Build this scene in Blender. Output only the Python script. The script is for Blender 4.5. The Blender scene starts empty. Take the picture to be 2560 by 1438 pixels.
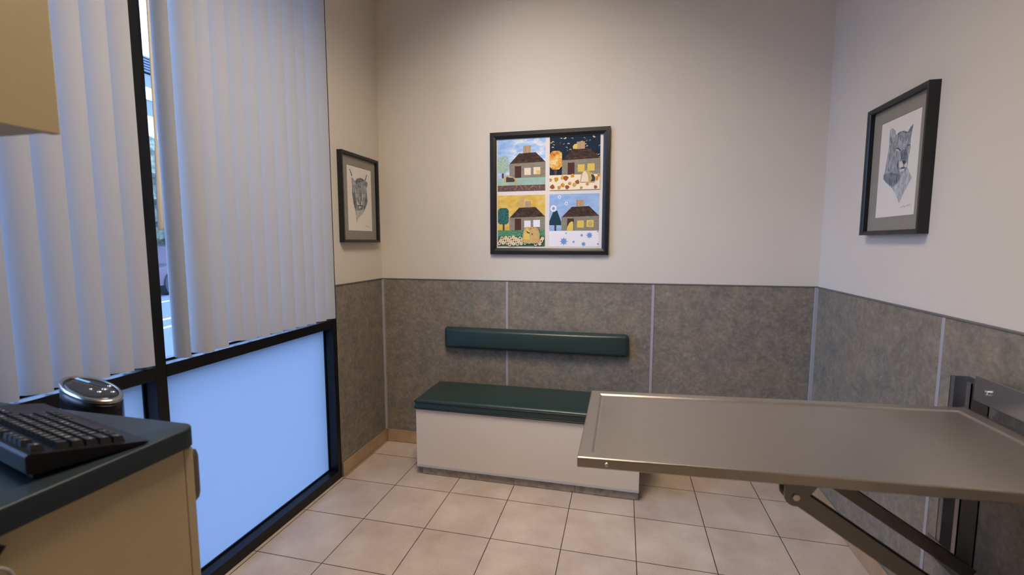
import bpy, bmesh, math, random
from mathutils import Vector, Matrix
random.seed(7)
SKY, EXPO = 13.0, 0.0
S = bpy.context.scene
COL = S.collection
R = math.radians

# ------------------------------------------------------------------ materials
def lin(c):
    if isinstance(c, str):
        c = c.lstrip('#'); c = [int(c[i:i+2], 16)/255 for i in (0, 2, 4)]
    return tuple((v/12.92 if v <= .04045 else ((v+.055)/1.055)**2.4) for v in c) + (1,)

def nodes(name):
    m = bpy.data.materials.new(name); m.use_nodes = True
    nt = m.node_tree; b = nt.nodes['Principled BSDF']
    return m, nt, b

def setp(b, **k):
    for a, v in k.items(): b.inputs[a.replace('_', ' ')].default_value = v

def mat(name, col, rough=.5, metal=0., spec=.5, bump=None, coat=0.):
    m, nt, b = nodes(name)
    b.inputs['Base Color'].default_value = lin(col)
    setp(b, Roughness=rough, Metallic=metal)
    b.inputs['Specular IOR Level'].default_value = spec
    if coat: b.inputs['Coat Weight'].default_value = coat; b.inputs['Coat Roughness'].default_value = .1
    if bump: add_bump(nt, b, *bump)
    return m

def coords(nt, scale=None, obj=True):
    t = nt.nodes.new('ShaderNodeTexCoord'); mp = nt.nodes.new('ShaderNodeMapping')
    nt.links.new(t.outputs['Object'], mp.inputs['Vector'])
    if scale: mp.inputs['Scale'].default_value = scale
    return mp.outputs['Vector']

def noise(nt, vec, scale, detail=4, rough=.6, dist=0.):
    n = nt.nodes.new('ShaderNodeTexNoise')
    n.inputs['Scale'].default_value = scale; n.inputs['Detail'].default_value = detail
    n.inputs['Roughness'].default_value = rough; n.inputs['Distortion'].default_value = dist
    nt.links.new(vec, n.inputs['Vector'])
    return n

def ramp(nt, fac, stops):
    r = nt.nodes.new('ShaderNodeValToRGB'); e = r.color_ramp.elements
    while len(e) < len(stops): e.new(.5)
    for el, (p, c) in zip(e, stops): el.position = p; el.color = lin(c)
    nt.links.new(fac, r.inputs['Fac'])
    return r

def add_bump(nt, b, scale, strength, dist=.002, detail=3, stretch=None):
    n = noise(nt, coords(nt, stretch), scale, detail)
    bp = nt.nodes.new('ShaderNodeBump')
    bp.inputs['Strength'].default_value = strength; bp.inputs['Distance'].default_value = dist
    nt.links.new(n.outputs['Fac'], bp.inputs['Height']); nt.links.new(bp.outputs['Normal'], b.inputs['Normal'])
    return bp

def noisemat(name, scale, stops, rough=.7, stretch=None, detail=4, dist=0., bump=None, metal=0., spec=.5):
    m, nt, b = nodes(name)
    n = noise(nt, coords(nt, stretch), scale, detail, .6, dist)
    r = ramp(nt, n.outputs['Fac'], stops)
    nt.links.new(r.outputs['Color'], b.inputs['Base Color'])
    setp(b, Roughness=rough, Metallic=metal); b.inputs['Specular IOR Level'].default_value = spec
    if bump: add_bump(nt, b, *bump)
    return m

def wall_mat():
    m, nt, b = nodes('painted_plaster')
    n = noise(nt, coords(nt), 1.3, 3)
    r = ramp(nt, n.outputs['Fac'], [(.3, '#d0c8bd'), (.7, '#d4ccc1')])
    nt.links.new(r.outputs['Color'], b.inputs['Base Color']); setp(b, Roughness=.75)
    b.inputs['Specular IOR Level'].default_value = .25
    add_bump(nt, b, 170, .35, .0015, 2)
    return m

def wainscot_mat():
    m, nt, b = nodes('mottled_laminate')
    v = coords(nt)
    n1 = noise(nt, v, 16, 7, .72, .5); n2 = noise(nt, v, 45, 5, .75, .3); n3 = noise(nt, v, 6, 3, .6)
    r1 = ramp(nt, n1.outputs['Fac'], [(.30, '#565049'), (.46, '#7a7369'), (.54, '#8a8275'), (.70, '#aca294')])
    r2 = ramp(nt, n2.outputs['Fac'], [(.34, '#5b564e'), (.5, '#82796d'), (.68, '#b0a797')])
    r3 = ramp(nt, n3.outputs['Fac'], [(.38, '#6a6c68'), (.62, '#8c7d6b')])
    mx = nt.nodes.new('ShaderNodeMixRGB'); mx.inputs['Fac'].default_value = .5
    nt.links.new(r1.outputs['Color'], mx.inputs['Color1']); nt.links.new(r2.outputs['Color'], mx.inputs['Color2'])
    mx2 = nt.nodes.new('ShaderNodeMixRGB'); mx2.inputs['Fac'].default_value = .35
    nt.links.new(mx.outputs['Color'], mx2.inputs['Color1']); nt.links.new(r3.outputs['Color'], mx2.inputs['Color2'])
    nt.links.new(mx2.outputs['Color'], b.inputs['Base Color'])
    setp(b, Roughness=.45); b.inputs['Specular IOR Level'].default_value = .35
    return m

TILE = .33
def tile_mat(name, ox, oy, c1, c2, grout, rough=.38, mort=.0022):
    m, nt, b = nodes(name)
    t = nt.nodes.new('ShaderNodeTexCoord'); mp = nt.nodes.new('ShaderNodeMapping')
    mp.inputs['Location'].default_value = (-ox + TILE*40, -oy + TILE*40, 0)
    nt.links.new(t.outputs['Object'], mp.inputs['Vector'])
    br = nt.nodes.new('ShaderNodeTexBrick'); br.offset = 0; br.squash = 1
    for k, v in (('Scale', 1), ('Mortar Size', mort), ('Mortar Smooth', .25), ('Brick Width', TILE), ('Row Height', TILE), ('Bias', 0)):
        br.inputs[k].default_value = v
    br.inputs['Color1'].default_value = lin(c1); br.inputs['Color2'].default_value = lin(c2); br.inputs['Mortar'].default_value = lin(grout)
    nt.links.new(mp.outputs['Vector'], br.inputs['Vector'])
    n = noise(nt, t.outputs['Object'], 5, 3); n2 = noise(nt, t.outputs['Object'], 260, 2)
    r = ramp(nt, n.outputs['Fac'], [(.3, '#e2dcd8'), (.7, '#ffffff')]); r2 = ramp(nt, n2.outputs['Fac'], [(.3, '#dcdcdc'), (.7, '#ffffff')])
    a = nt.nodes.new('ShaderNodeMixRGB'); a.blend_type = 'MULTIPLY'; a.inputs['Fac'].default_value = 1
    nt.links.new(br.outputs['Color'], a.inputs['Color1']); nt.links.new(r.outputs['Color'], a.inputs['Color2'])
    c = nt.nodes.new('ShaderNodeMixRGB'); c.blend_type = 'MULTIPLY'; c.inputs['Fac'].default_value = 1
    nt.links.new(a.outputs['Color'], c.inputs['Color1']); nt.links.new(r2.outputs['Color'], c.inputs['Color2'])
    nt.links.new(c.outputs['Color'], b.inputs['Base Color']); setp(b, Roughness=rough)
    b.inputs['Specular IOR Level'].default_value = .4
    inv = nt.nodes.new('ShaderNodeMath'); inv.operation = 'SUBTRACT'; inv.inputs[0].default_value = 1
    nt.links.new(br.outputs['Fac'], inv.inputs[1])
    bp = nt.nodes.new('ShaderNodeBump'); bp.inputs['Strength'].default_value = .6; bp.inputs['Distance'].default_value = .002
    nt.links.new(inv.outputs[0], bp.inputs['Height']); nt.links.new(bp.outputs['Normal'], b.inputs['Normal'])
    return m

def translucent_mat(name, col, mixf, rough=.8, tcol=None):
    m, nt, b = nodes(name)
    b.inputs['Base Color'].default_value = lin(col); setp(b, Roughness=rough)
    b.inputs['Specular IOR Level'].default_value = .2
    t = nt.nodes.new('ShaderNodeBsdfTranslucent'); t.inputs['Color'].default_value = lin(tcol or col)
    mx = nt.nodes.new('ShaderNodeMixShader'); mx.inputs['Fac'].default_value = mixf
    nt.links.new(b.outputs[0], mx.inputs[1]); nt.links.new(t.outputs[0], mx.inputs[2])
    nt.links.new(mx.outputs[0], nt.nodes['Material Output'].inputs['Surface'])
    return m

def glass_mat(name):
    m, nt, b = nodes(name)
    tr = nt.nodes.new('ShaderNodeBsdfTransparent'); gl = nt.nodes.new('ShaderNodeBsdfGlossy')
    tr.inputs['Color'].default_value = (.9, .93, .95, 1); gl.inputs['Roughness'].default_value = .02
    fr = nt.nodes.new('ShaderNodeFresnel'); fr.inputs['IOR'].default_value = 1.25
    mx = nt.nodes.new('ShaderNodeMixShader')
    nt.links.new(fr.outputs[0], mx.inputs['Fac']); nt.links.new(tr.outputs[0], mx.inputs[1]); nt.links.new(gl.outputs[0], mx.inputs[2])
    nt.links.new(mx.outputs[0], nt.nodes['Material Output'].inputs['Surface'])
    return m

def emit_mat(name, col, strength):
    m, nt, b = nodes(name)
    b.inputs['Base Color'].default_value = lin(col); b.inputs['Emission Color'].default_value = lin(col)
    b.inputs['Emission Strength'].default_value = strength
    return m

M = {}
M['wall'] = wall_mat()
M['ceiling'] = mat('ceiling_paint', '#ddd8cd', .9, bump=(90, .3, .002))
M['wainscot'] = wainscot_mat()
M['floor'] = tile_mat('floor_tiles', .018, -.207, '#d9c9b9', '#d2c2b5', '#4a4138', .28)
M['asphalt'] = noisemat('asphalt', 30, [(.3, '#3c3f46'), (.7, '#54575f')], .9)
M['base_tile'] = noisemat('baseboard_tile', 7, [(.3, '#a08566'), (.7, '#b89c7c')], .4)
M['kick_tile'] = noisemat('kick_tile', 22, [(.3, '#7d7164'), (.55, '#a2968a'), (.75, '#aaa196')], .5, detail=6)
M['grout'] = mat('grout', '#5e564d', .9)
M['trim'] = mat('grey_plastic_trim', '#a3a3a8', .35)
M['cap'] = mat('dark_cap_trim', '#6f6d68', .45)
M['frame'] = mat('black_anodised_frame', '#0c0c10', .36, 0, .35)
M['glass'] = glass_mat('window_glass')
M['frost'] = translucent_mat('frosted_film', '#a6acb4', .88, .45, '#a8acb1')
M['vane'] = translucent_mat('blind_fabric', '#c3c3c4', .28, .75, '#ced2da')
M['plastic_white'] = mat('cream_plastic', '#d2cabd', .4)
M['vinyl'] = mat('dark_green_vinyl', '#263a38', .33, 0, .5, bump=(140, .12, .001, 4))
M['piping'] = mat('dark_green_piping', '#152220', .4)
M['bench'] = mat('beige_laminate', '#dccfbe', .5)
M['edge_strip'] = mat('pale_edge_strip', '#b9bac0', .35)
M['cabinet'] = mat('cream_laminate', '#aa9a7a', .5, bump=(300, .05, .0005))
M['counter'] = mat('black_laminate', '#1a2429', .42, 0, .4, bump=(400, .06, .0004))
M['handle'] = mat('brushed_nickel', '#8b8a86', .35, 1)
def steel_mat():
    m, nt, b = nodes('brushed_stainless')
    v = coords(nt, (2.2, 55, 1)); n = noise(nt, v, 9, 5)
    r = ramp(nt, n.outputs['Fac'], [(.3, '#b3aba1'), (.7, '#bcb5ac')])
    nt.links.new(r.outputs['Color'], b.inputs['Base Color']); setp(b, Metallic=1)
    s = noise(nt, coords(nt), 4, 4)
    mr = nt.nodes.new('ShaderNodeMapRange'); mr.inputs['From Min'].default_value = .3; mr.inputs['From Max'].default_value = .7
    mr.inputs['To Min'].default_value = .30; mr.inputs['To Max'].default_value = .36
    nt.links.new(s.outputs['Fac'], mr.inputs['Value']); nt.links.new(mr.outputs[0], b.inputs['Roughness'])
    bp = nt.nodes.new('ShaderNodeBump'); bp.inputs['Strength'].default_value = .015; bp.inputs['Distance'].default_value = .001
    nt.links.new(n.outputs['Fac'], bp.inputs['Height']); nt.links.new(bp.outputs['Normal'], b.inputs['Normal'])
    return m
M['steel'] = steel_mat()
M['steel2'] = mat('satin_steel', '#a8a8ab', .42, 1)
M['steel_dark'] = mat('grey_steel_bracket', '#86837f', .36, .9)
M['chrome'] = mat('bright_steel', '#d8d6d2', .18, 1)
M['picframe'] = mat('black_wood_frame', '#17161a', .35, 0, .5)
M['mat_board'] = mat('grey_mat_board', '#8a857b', .9)
M['paper'] = mat('drawing_paper', '#ddd6cf', .9)
M['key'] = mat('black_key', '#16171b', .5, 0, .4)
M['kb'] = mat('black_plastic', '#09090c', .42, 0, .3)
M['legend'] = mat('key_legend', '#e0ded8', .6)
M['fan'] = mat('black_fan_plastic', '#0b0c10', .3, 0, .5)
M['panel'] = mat('dark_control_panel', '#1b1c22', .25, 0, .5)
M['display'] = emit_mat('lit_display', '#6fa9e8', .55)
M['ring'] = mat('silver_trim', '#b9b7b3', .22, 1)
M['dim'] = mat('dim_display_blue', '#1e2c4a', .3)
M['orange'] = mat('orange_print', '#7a4a2c', .5)
M['cable'] = mat('grey_cable', '#8b8b86', .5)
M['lamp'] = emit_mat('light_diffuser', '#ffeed7', 30.0)
M['lampgrey'] = mat('grey_enamel', '#55524e', .5)
M['lampframe'] = mat('white_enamel', '#e8e4da', .4)

# ------------------------------------------------------------------ mesh helpers
def box(bm, lo, hi, bev=0., seg=2):
    lo = Vector(lo); hi = Vector(hi)
    r = bmesh.ops.create_cube(bm, size=1)
    vs = r['verts']
    for v in vs: v.co = Vector((lo[i] + (v.co[i]+.5)*(hi[i]-lo[i]) for i in range(3)))
    if bev:
        es = list({e for v in vs for e in v.link_edges})
        bmesh.ops.bevel(bm, geom=es, offset=bev, segments=seg, affect='EDGES', profile=.5)

def tube(bm, pts, r, n=10, cap=True):
    pts = [Vector(p) for p in pts]; rs = r if isinstance(r, (list, tuple)) else [r]*len(pts)
    rings = []; up0 = None
    for i, p in enumerate(pts):
        d = (pts[min(i+1, len(pts)-1)] - pts[max(i-1, 0)]).normalized()
        a = Vector((0, 0, 1)) if abs(d.z) < .95 else Vector((1, 0, 0))
        if up0 is not None: a = up0
        x = d.cross(a).normalized(); y = x.cross(d).normalized(); up0 = y
        rings.append([bm.verts.new(p + (x*math.cos(t) + y*math.sin(t))*rs[i]) for t in [2*math.pi*k/n for k in range(n)]])
    for a, b in zip(rings, rings[1:]):
        for k in range(n): bm.faces.new((a[k], a[(k+1) % n], b[(k+1) % n], b[k]))
    if cap: bm.faces.new(rings[0][::-1]); bm.faces.new(rings[-1])

def prism(bm, poly, fn, t0, t1):
    """closed prism of a 2-D outline; fn(u, v, t) -> world point"""
    a = [bm.verts.new(fn(u, v, t0)) for u, v in poly]; b = [bm.verts.new(fn(u, v, t1)) for u, v in poly]
    n = len(poly)
    bm.faces.new(a); bm.faces.new(b[::-1])
    for k in range(n): bm.faces.new((a[k], b[k], b[(k+1) % n], a[(k+1) % n]))

def lathe(bm, prof, n=48, sx=1, sy=1, shear=(0, 0), c=(0, 0, 0)):
    rings = []
    for r, z in prof:
        rings.append([bm.verts.new((c[0]+r*sx*math.cos(t), c[1]+r*sy*math.sin(t), c[2]+z+shear[0]*r*sx*math.cos(t)+shear[1]*r*sy*math.sin(t))) for t in [2*math.pi*k/n for k in range(n)]])
    for a, b in zip(rings, rings[1:]):
        for k in range(n): bm.faces.new((a[k], a[(k+1) % n], b[(k+1) % n], b[k]))
    if prof[0][0] > 0: bm.faces.new(rings[0][::-1])
    if prof[-1][0] > 0: bm.faces.new(rings[-1])

def slab(bm, lo, hi, r, crown=(0, 0, 0), seg=5, inner=14):
    """rounded cushion block with a crowned face: crown = (axis, sign, height)"""
    lo = Vector(lo); hi = Vector(hi); c = (lo+hi)/2; h = (hi-lo)/2
    def co(a):
        e = [-h[a] + r*i/seg for i in range(seg)]
        m = [-(h[a]-r) + 2*(h[a]-r)*i/inner for i in range(inner+1)]
        return e + m + [-x for x in e[::-1]]
    cs = [co(a) for a in range(3)]
    cache = {}
    def vert(i, j, k):
        key = (i, j, k)
        if key not in cache:
            p = Vector((cs[0][i], cs[1][j], cs[2][k]))
            q = Vector([max(-(h[a]-r), min(h[a]-r, p[a])) for a in range(3)])
            d = p-q
            if d.length > 1e-9: p = q + d.normalized()*r
            if crown[2]:
                ax, sg, ht = crown; o = [a for a in range(3) if a != ax]
                w = 1
                for a in o: w *= max(0, 1-(p[a]/h[a])**2)**.45
                t = max(0, sg*p[ax]/h[ax])
                p[ax] += sg*ht*w*t
            cache[key] = bm.verts.new(c+p)
        return cache[key]
    n = [len(x) for x in cs]
    for a in range(3):
        b1, b2 = [(1, 2), (2, 0), (0, 1)][a]
        for side in (0, n[a]-1):
            for i in range(n[b1]-1):
                for j in range(n[b2]-1):
                    ids = []
                    for di, dj in ((0, 0), (1, 0), (1, 1), (0, 1)):
                        ix = [0, 0, 0]; ix[a] = side; ix[b1] = i+di; ix[b2] = j+dj
                        ids.append(vert(*ix))
                    bm.faces.new(ids if side else ids[::-1])

def obj(name, bm, mats, parent=None, smooth=False, keep=False):
    """link a bmesh (in world coordinates unless keep) as one object below parent"""
    if not keep and parent is not None:
        bmesh.ops.translate(bm, verts=bm.verts, vec=-origin(parent))
    bmesh.ops.recalc_face_normals(bm, faces=bm.faces)
    me = bpy.data.meshes.new(name); bm.to_mesh(me); bm.free()
    for m in (mats if isinstance(mats, (list, tuple)) else [mats]): me.materials.append(m)
    if smooth:
        for p in me.polygons: p.use_smooth = True
        if smooth is not True: me.set_sharp_from_angle(angle=R(smooth))
    o = bpy.data.objects.new(name, me); COL.objects.link(o)
    if parent: o.parent = parent
    return o

def origin(o):
    v = Vector((0, 0, 0))
    while o: v += o.location; o = o.parent
    return v

def thing(name, label, cat, loc=(0, 0, 0), rotz=0, group=None):
    o = bpy.data.objects.new(name, None); COL.objects.link(o)
    o.empty_display_size = .05; o.location = loc; o.rotation_euler = (0, 0, rotz)
    o['label'] = label; o['category'] = cat
    if group: o['group'] = group
    return o

def tag(o, label, cat, group=None):
    o['label'] = label; o['category'] = cat
    if group: o['group'] = group
    return o

def struct(o):
    o['kind'] = 'structure'; return o

def B(): return bmesh.new()
def mbox(*boxes, bev=0.):
    bm = B()
    for lo, hi in boxes: box(bm, lo, hi, bev)
    return bm

# ------------------------------------------------------------------ the room
XR, YB, ZC = 2.62, 0.0, 3.02            # right wall, back wall, ceiling
HW, HB = 1.134, .088                    # wainscot and baseboard heights
YJ, YM0, YM1, YL = -.525, -1.534, -1.574, -2.60   # right jamb edge, mullion, left jamb edge
ZH = 2.90                               # window head
struct(obj('floor', mbox(((-.12, -4.5, -.06), (XR+.12, .12, 0))), M['floor']))
LX0, LX1, LY0, LY1 = .76, 1.36, -2.25, -1.05      # opening for the recessed light
struct(obj('ceiling', mbox(((-.12, -4.5, ZC), (XR+.12, LY0, ZC+.20)), ((-.12, LY1, ZC), (XR+.12, .12, ZC+.20)), ((-.12, LY0, ZC), (LX0, LY1, ZC+.20)), ((LX1, LY0, ZC), (XR+.12, LY1, ZC+.20)), ((LX0-.01, LY0-.01, ZC+.20), (LX1+.01, LY1+.01, ZC+.22))), M['ceiling']))
wl = struct(obj('wall_left', mbox(((-.12, YJ, 0), (0, 0, ZC)), ((-.12, YL, ZH), (0, YJ, ZC)), ((-.12, -4.5, 0), (0, YL, ZC))), M['wall']))
wb = struct(obj('wall_back', mbox(((-.12, 0, 0), (XR+.12, .12, ZC))), M['wall']))
wr = struct(obj('wall_right', mbox(((XR, -4.5, 0), (XR+.12, 0, ZC))), M['wall']))
struct(obj('wall_rear', mbox(((0, -2.84, 0), (1.0, -2.72, ZC)), ((2.15, -2.84, 0), (XR, -2.72, ZC)), ((1.0, -2.84, 2.2), (2.15, -2.72, ZC))), M['wall']))
struct(obj('wall_hall', mbox(((-.12, -4.62, 0), (XR+.12, -4.5, ZC))), M['wall']))

T = .004
obj('wainscot_panel', mbox(((0, YJ, HB), (T, -T, HW))), M['wainscot'], wl)
SEAMX = (.873, 1.760); SEAMY = (-1.022, -2.05)
xs = [T] + list(SEAMX) + [XR-T]
for a, b in zip(xs, xs[1:]):
    obj('wainscot_panel', mbox(((a+.001, -T, HB), (b-.001, 0, HW))), M['wainscot'], wb)
ys = [0] + list(SEAMY) + [-2.72]
for a, b in zip(ys, ys[1:]):
    obj('wainscot_panel', mbox(((XR-T, b+.001, HB), (XR, a-.001, HW))), M['wainscot'], wr)
w = .0075
for x in SEAMX: obj('seam_strip', mbox(((x-w, -T-.0025, HB), (x+w, 0, HW-.002)), bev=.001), M['trim'], wb)
for y in SEAMY: obj('seam_strip', mbox(((XR-T-.0025, y-w, HB), (XR, y+w, HW-.002)), bev=.001), M['trim'], wr)
obj('corner_strip', mbox(((T, -T-.012, HB), (T+.013, -T, HW)), ((T, -T-.013, HB), (T+.0025, -T, HW))), M['trim'], wb)
obj('corner_strip', mbox(((XR-T-.014, -T-.014, HB), (XR-T, -T, HW))), M['trim'], wb)
obj('cap_strip', mbox(((0, -T-.004, HW), (XR, 0, HW+.006)), bev=.001), M['cap'], wb)
obj('cap_strip', mbox(((0, YJ, HW), (T+.004, 0, HW+.006)), bev=.001), M['cap'], wl)
obj('cap_strip', mbox(((XR-T-.004, -2.72, HW), (XR, 0, HW+.006)), bev=.001), M['cap'], wr)

def baseboard(name, axis, a, b, fixed, sign, joints):
    bm = B(); cuts = [a] + sorted(j for j in joints if a < j < b) + [b]
    for s, e in zip(cuts, cuts[1:]):
        lo, hi = s+.0012, e-.0012
        if axis == 'x': box(bm, (lo, min(fixed, fixed+sign*.011), .002), (hi, max(fixed, fixed+sign*.011), HB), .0015)
        else: box(bm, (min(fixed, fixed+sign*.011), lo, .002), (max(fixed, fixed+sign*.011), hi, HB), .0015)
    o = obj(name, bm, M['base_tile']); struct(o)
    bm = B()
    if axis == 'x': box(bm, (a, min(fixed, fixed+sign*.008), 0), (b, max(fixed, fixed+sign*.008), HB+.006))
    else: box(bm, (min(fixed, fixed+sign*.008), a, 0), (max(fixed, fixed+sign*.008), b, HB+.006))
    obj('grout_bed', bm, M['cap'], o)
baseboard('baseboard_back', 'x', .012, XR-.012, 0, -1, [.018+.33*i for i in range(9)])
baseboard('baseboard_left', 'y', YJ, 0, 0, 1, [-.235])
baseboard('baseboard_right', 'y', -2.72, 0, XR, -1, [-.207-.33*i for i in range(9)])

# ------------------------------------------------------------------ storefront window, two bays sharing a mullion
F = M['frame']; XG = -.060; XO = -.115; FW = .036
ZT0, ZT1, ZS = .897, .943, .050
def bay(name, y0, y1, jamb_lo, jamb_hi):
    """clear opening y0 < y1 between its jambs"""
    win = struct(thing(name, 'x', 'x')); del win['label']; del win['category']
    if jamb_hi: obj('jamb', mbox(((XO, y1, 0), (0, y1+FW, ZH)), bev=.0015), F, win)
    if jamb_lo: obj('jamb', mbox(((XO, y0-FW, 0), (0, y0, ZH)), bev=.0015), F, win)
    obj('transom', mbox(((XO, y0, ZT0), (0, y1, ZT1)), bev=.0015), F, win)
    obj('sill', mbox(((XO, y0, 0), (0, y1, ZS)), bev=.0015), F, win)
    obj('head', mbox(((XO, y0, ZH-FW), (0, y1, ZH)), bev=.0015), F, win)
    g = .004
    for nm, a, b, mt in (('upper_pane', ZT1, ZH-FW, M['glass']), ('frosted_pane', ZS, ZT0, M['frost'])):
        obj(nm, mbox(((XG-g, y0-.004, a-.004), (XG, y1+.004, b+.004))), mt, win)
        q = .007
        obj('glazing_bead', mbox(((XG, y0, a), (XG+q, y1, a+q)), ((XG, y0, b-q), (XG+q, y1, b)), ((XG, y0, a), (XG+q, y0+q, b)), ((XG, y1-q, a), (XG+q, y1, b))), F, win)
    return win
w1 = bay('window_1', YM0, YJ-FW, False, True)
w2 = bay('window_2', YL+FW, YM1, True, False)
obj('mullion', mbox(((XO, YM1, 0), (0, YM0, ZH)), bev=.0015), F, w1)

# vertical blinds
def vane(y_edge, zb, ang, x_edge=.024, lean=0., ztop=2.80):
    """one hanging slat: its room-side edge at (x_edge, y_edge), turned ang from the window plane"""
    bm = B(); W = .089; n = 10; th = .0007; a = R(ang)
    d = Vector((math.sin(a), math.cos(a), 0)); nrm = Vector((math.cos(a), -math.sin(a), 0))
    e = Vector((x_edge, y_edge, 0)); rows = []
    for iz in range(9):
        f = iz/8; z = zb + (ztop-zb)*f
        off = Vector((0, lean*(1-f)**2, 0)); row = []
        for s in (0, 1):
            for k in range(n+1):
                t = k/n
                p = e - d*W*(1-t) + nrm*(.017*4*t*(1-t) - th*s) + off
                row.append(bm.verts.new((p.x, p.y, z)))
        rows.append(row)
    m = n+1
    for r0, r1 in zip(rows, rows[1:]):
        for k in range(n):
            bm.faces.new((r0[k], r0[k+1], r1[k+1], r1[k]))
            bm.faces.new((r0[m+k+1], r0[m+k], r1[m+k], r1[m+k+1]))
        bm.faces.new((r0[0], r1[0], r1[m], r0[m])); bm.faces.new((r0[n], r0[m+n], r1[m+n], r1[n]))
    for row in (rows[0], rows[-1]):
        for k in range(n): bm.faces.new((row[k], row[k+1], row[m+k+1], row[m+k]))
    return bm

vb1 = thing('vertical_blind', 'cream vertical blind over the bay beside the back wall, wand at its left', 'blind', (0, -1.05, 2.86))
obj('headrail', mbox(((-.045, YM0+.004, 2.815), (.02, YJ-FW-.002, 2.86)), bev=.002), M['plastic_white'], vb1)
right_edges = [(-1.464, .953, 93, 0), (-1.364, .953, 67, 0), (-1.292, .953, 50, .006), (-1.216, .966, 53, .010), (-1.137, .956, 51, 0), (-1.060, .955, 51, 0),
               (-.976, .955, 52, 0), (-.888, .955, 51, 0), (-.806, .955, 51, 0), (-.736, .955, 52, 0), (-.648, .955, 51, 0), (-.567, .955, 51, 0)]
for y, zb, an, ln in right_edges:
    obj('vane', vane(y, zb, an, .034 if an > 65 else .024, ln), M['vane'], vb1, 40)
bm = B(); tube(bm, [(.03, -1.523, 2.82), (.03, -1.536, 1.70)], .0045); tube(bm, [(.03, -1.536, 1.70), (.03, -1.538, 1.58), (.03, -1.541, 1.43), (.03, -1.541, 1.42)], [.0055, .0075, .0095, .006], 12)
obj('wand', bm, M['plastic_white'], vb1, 40)
vb2 = thing('vertical_blind', 'cream vertical blind over the bay behind the keyboard counter', 'blind', (0, -2.05, 2.86))
obj('headrail', mbox(((-.045, YL+FW+.002, 2.815), (.02, YM1-.002, 2.86)), bev=.002), M['plastic_white'], vb2)
left_edges = [(-1.586, .953, 48), (-1.656, .955, 49), (-1.730, .955, 50), (-1.803, .955, 52), (-1.878, .955, 55), (-1.955, .955, 58), (-2.040, .955, 55), (-2.115, .955, 50), (-2.195, .955, 50), (-2.275, .955, 50)]
for y, zb, an in left_edges:
    obj('vane', vane(y, zb, an, .016), M['vane'], vb2, 40)

# ceiling light
cl = thing('ceiling_light', 'recessed rectangular ceiling light over the middle of the room', 'ceiling light', (1.06, -1.65, ZC))
obj('light_frame', mbox(((LX0-.03, LY0-.03, ZC-.012), (LX1+.03, LY0, ZC)), ((LX0-.03, LY1, ZC-.012), (LX1+.03, LY1+.03, ZC)), ((LX0-.03, LY0, ZC-.012), (LX0, LY1, ZC)), ((LX1, LY0, ZC-.012), (LX1+.03, LY1, ZC))), M['lampframe'], cl)
obj('light_housing', mbox(((LX0, LY0, ZC), (LX0+.004, LY1, ZC+.19)), ((LX1-.004, LY0, ZC), (LX1, LY1, ZC+.19)), ((LX0, LY0, ZC), (LX1, LY0+.004, ZC+.19)), ((LX0, LY1-.004, ZC), (LX1, LY1, ZC+.19))), M['lampgrey'], cl)
bm = B()
for k in (1, 2, 3): box(bm, (LX0+.15*k-.001, LY0+.005, ZC-.012), (LX0+.15*k+.001, LY1-.005, ZC+.058))
obj('added_louvre', bm, M['lampgrey'], cl)  # unseen blades, added to cut the lamp's light towards the side walls
obj('diffuser', mbox(((LX0+.004, LY0+.004, ZC+.060), (LX1-.004, LY1-.004, ZC+.065))), M['lamp'], cl)

# ------------------------------------------------------------------ bench and back pad
bn = thing('storage_bench', 'low beige storage bench with a dark green vinyl seat against the back wall', 'bench', (1.05, -.2, 0))
obj('bench_box', mbox(((.416, -.392, .062), (1.692, -.016, .402)), bev=.001), M['bench'], bn)
obj('edge_strip', mbox(((.416, -.3935, .050), (1.692, -.016, .0615)), bev=.001), M['edge_strip'], bn)
bm = B()
for a, b in ((.447, .779), (.779, 1.006), (1.006, 1.352), (1.352, 1.690)): box(bm, (a+.001, -.378, .002), (b-.001, -.372, .0495), .0008)
box(bm, (1.684, -.372, .002), (1.690, -.03, .0495), .0008); box(bm, (.447, -.372, .002), (.453, -.03, .0495), .0008)
obj('toe_kick_tile', bm, M['kick_tile'], bn)
obj('toe_kick_base', mbox(((.453, -.372, 0), (1.684, -.03, .0495))), M['grout'], bn)
bm = B(); slab(bm, (.409, -.401, .4025), (1.700, -.018, .461), .014, (2, 1, .012))
seat = obj('seat_cushion', bm, M['vinyl'], bn, True)
for z in (.449, .411):
    bm = B(); r = .014; x0, x1, y0, y1 = .4075, 1.7015, -.4025, -.02; p = []
    for cx, cy, a0 in ((x1-r, y1-r, 0), (x0+r, y1-r, 90), (x0+r, y0+r, 180), (x1-r, y0+r, 270)):
        for k in range(6): p.append((cx+r*math.cos(R(a0+18*k)), cy+r*math.sin(R(a0+18*k)), z))
    p.append(p[0]); tube(bm, p, .0032, 8, False)
    obj('piping', bm, M['piping'], seat, True)
bm = B(); slab(bm, (.459, -.046, .692), (1.627, -T-.0005, .832), .022, (1, -1, .022), inner=20)
tag(obj('back_pad', bm, M['vinyl'], None, True), 'long narrow dark green vinyl back pad fixed to the wall above the bench', 'back pad')

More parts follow.
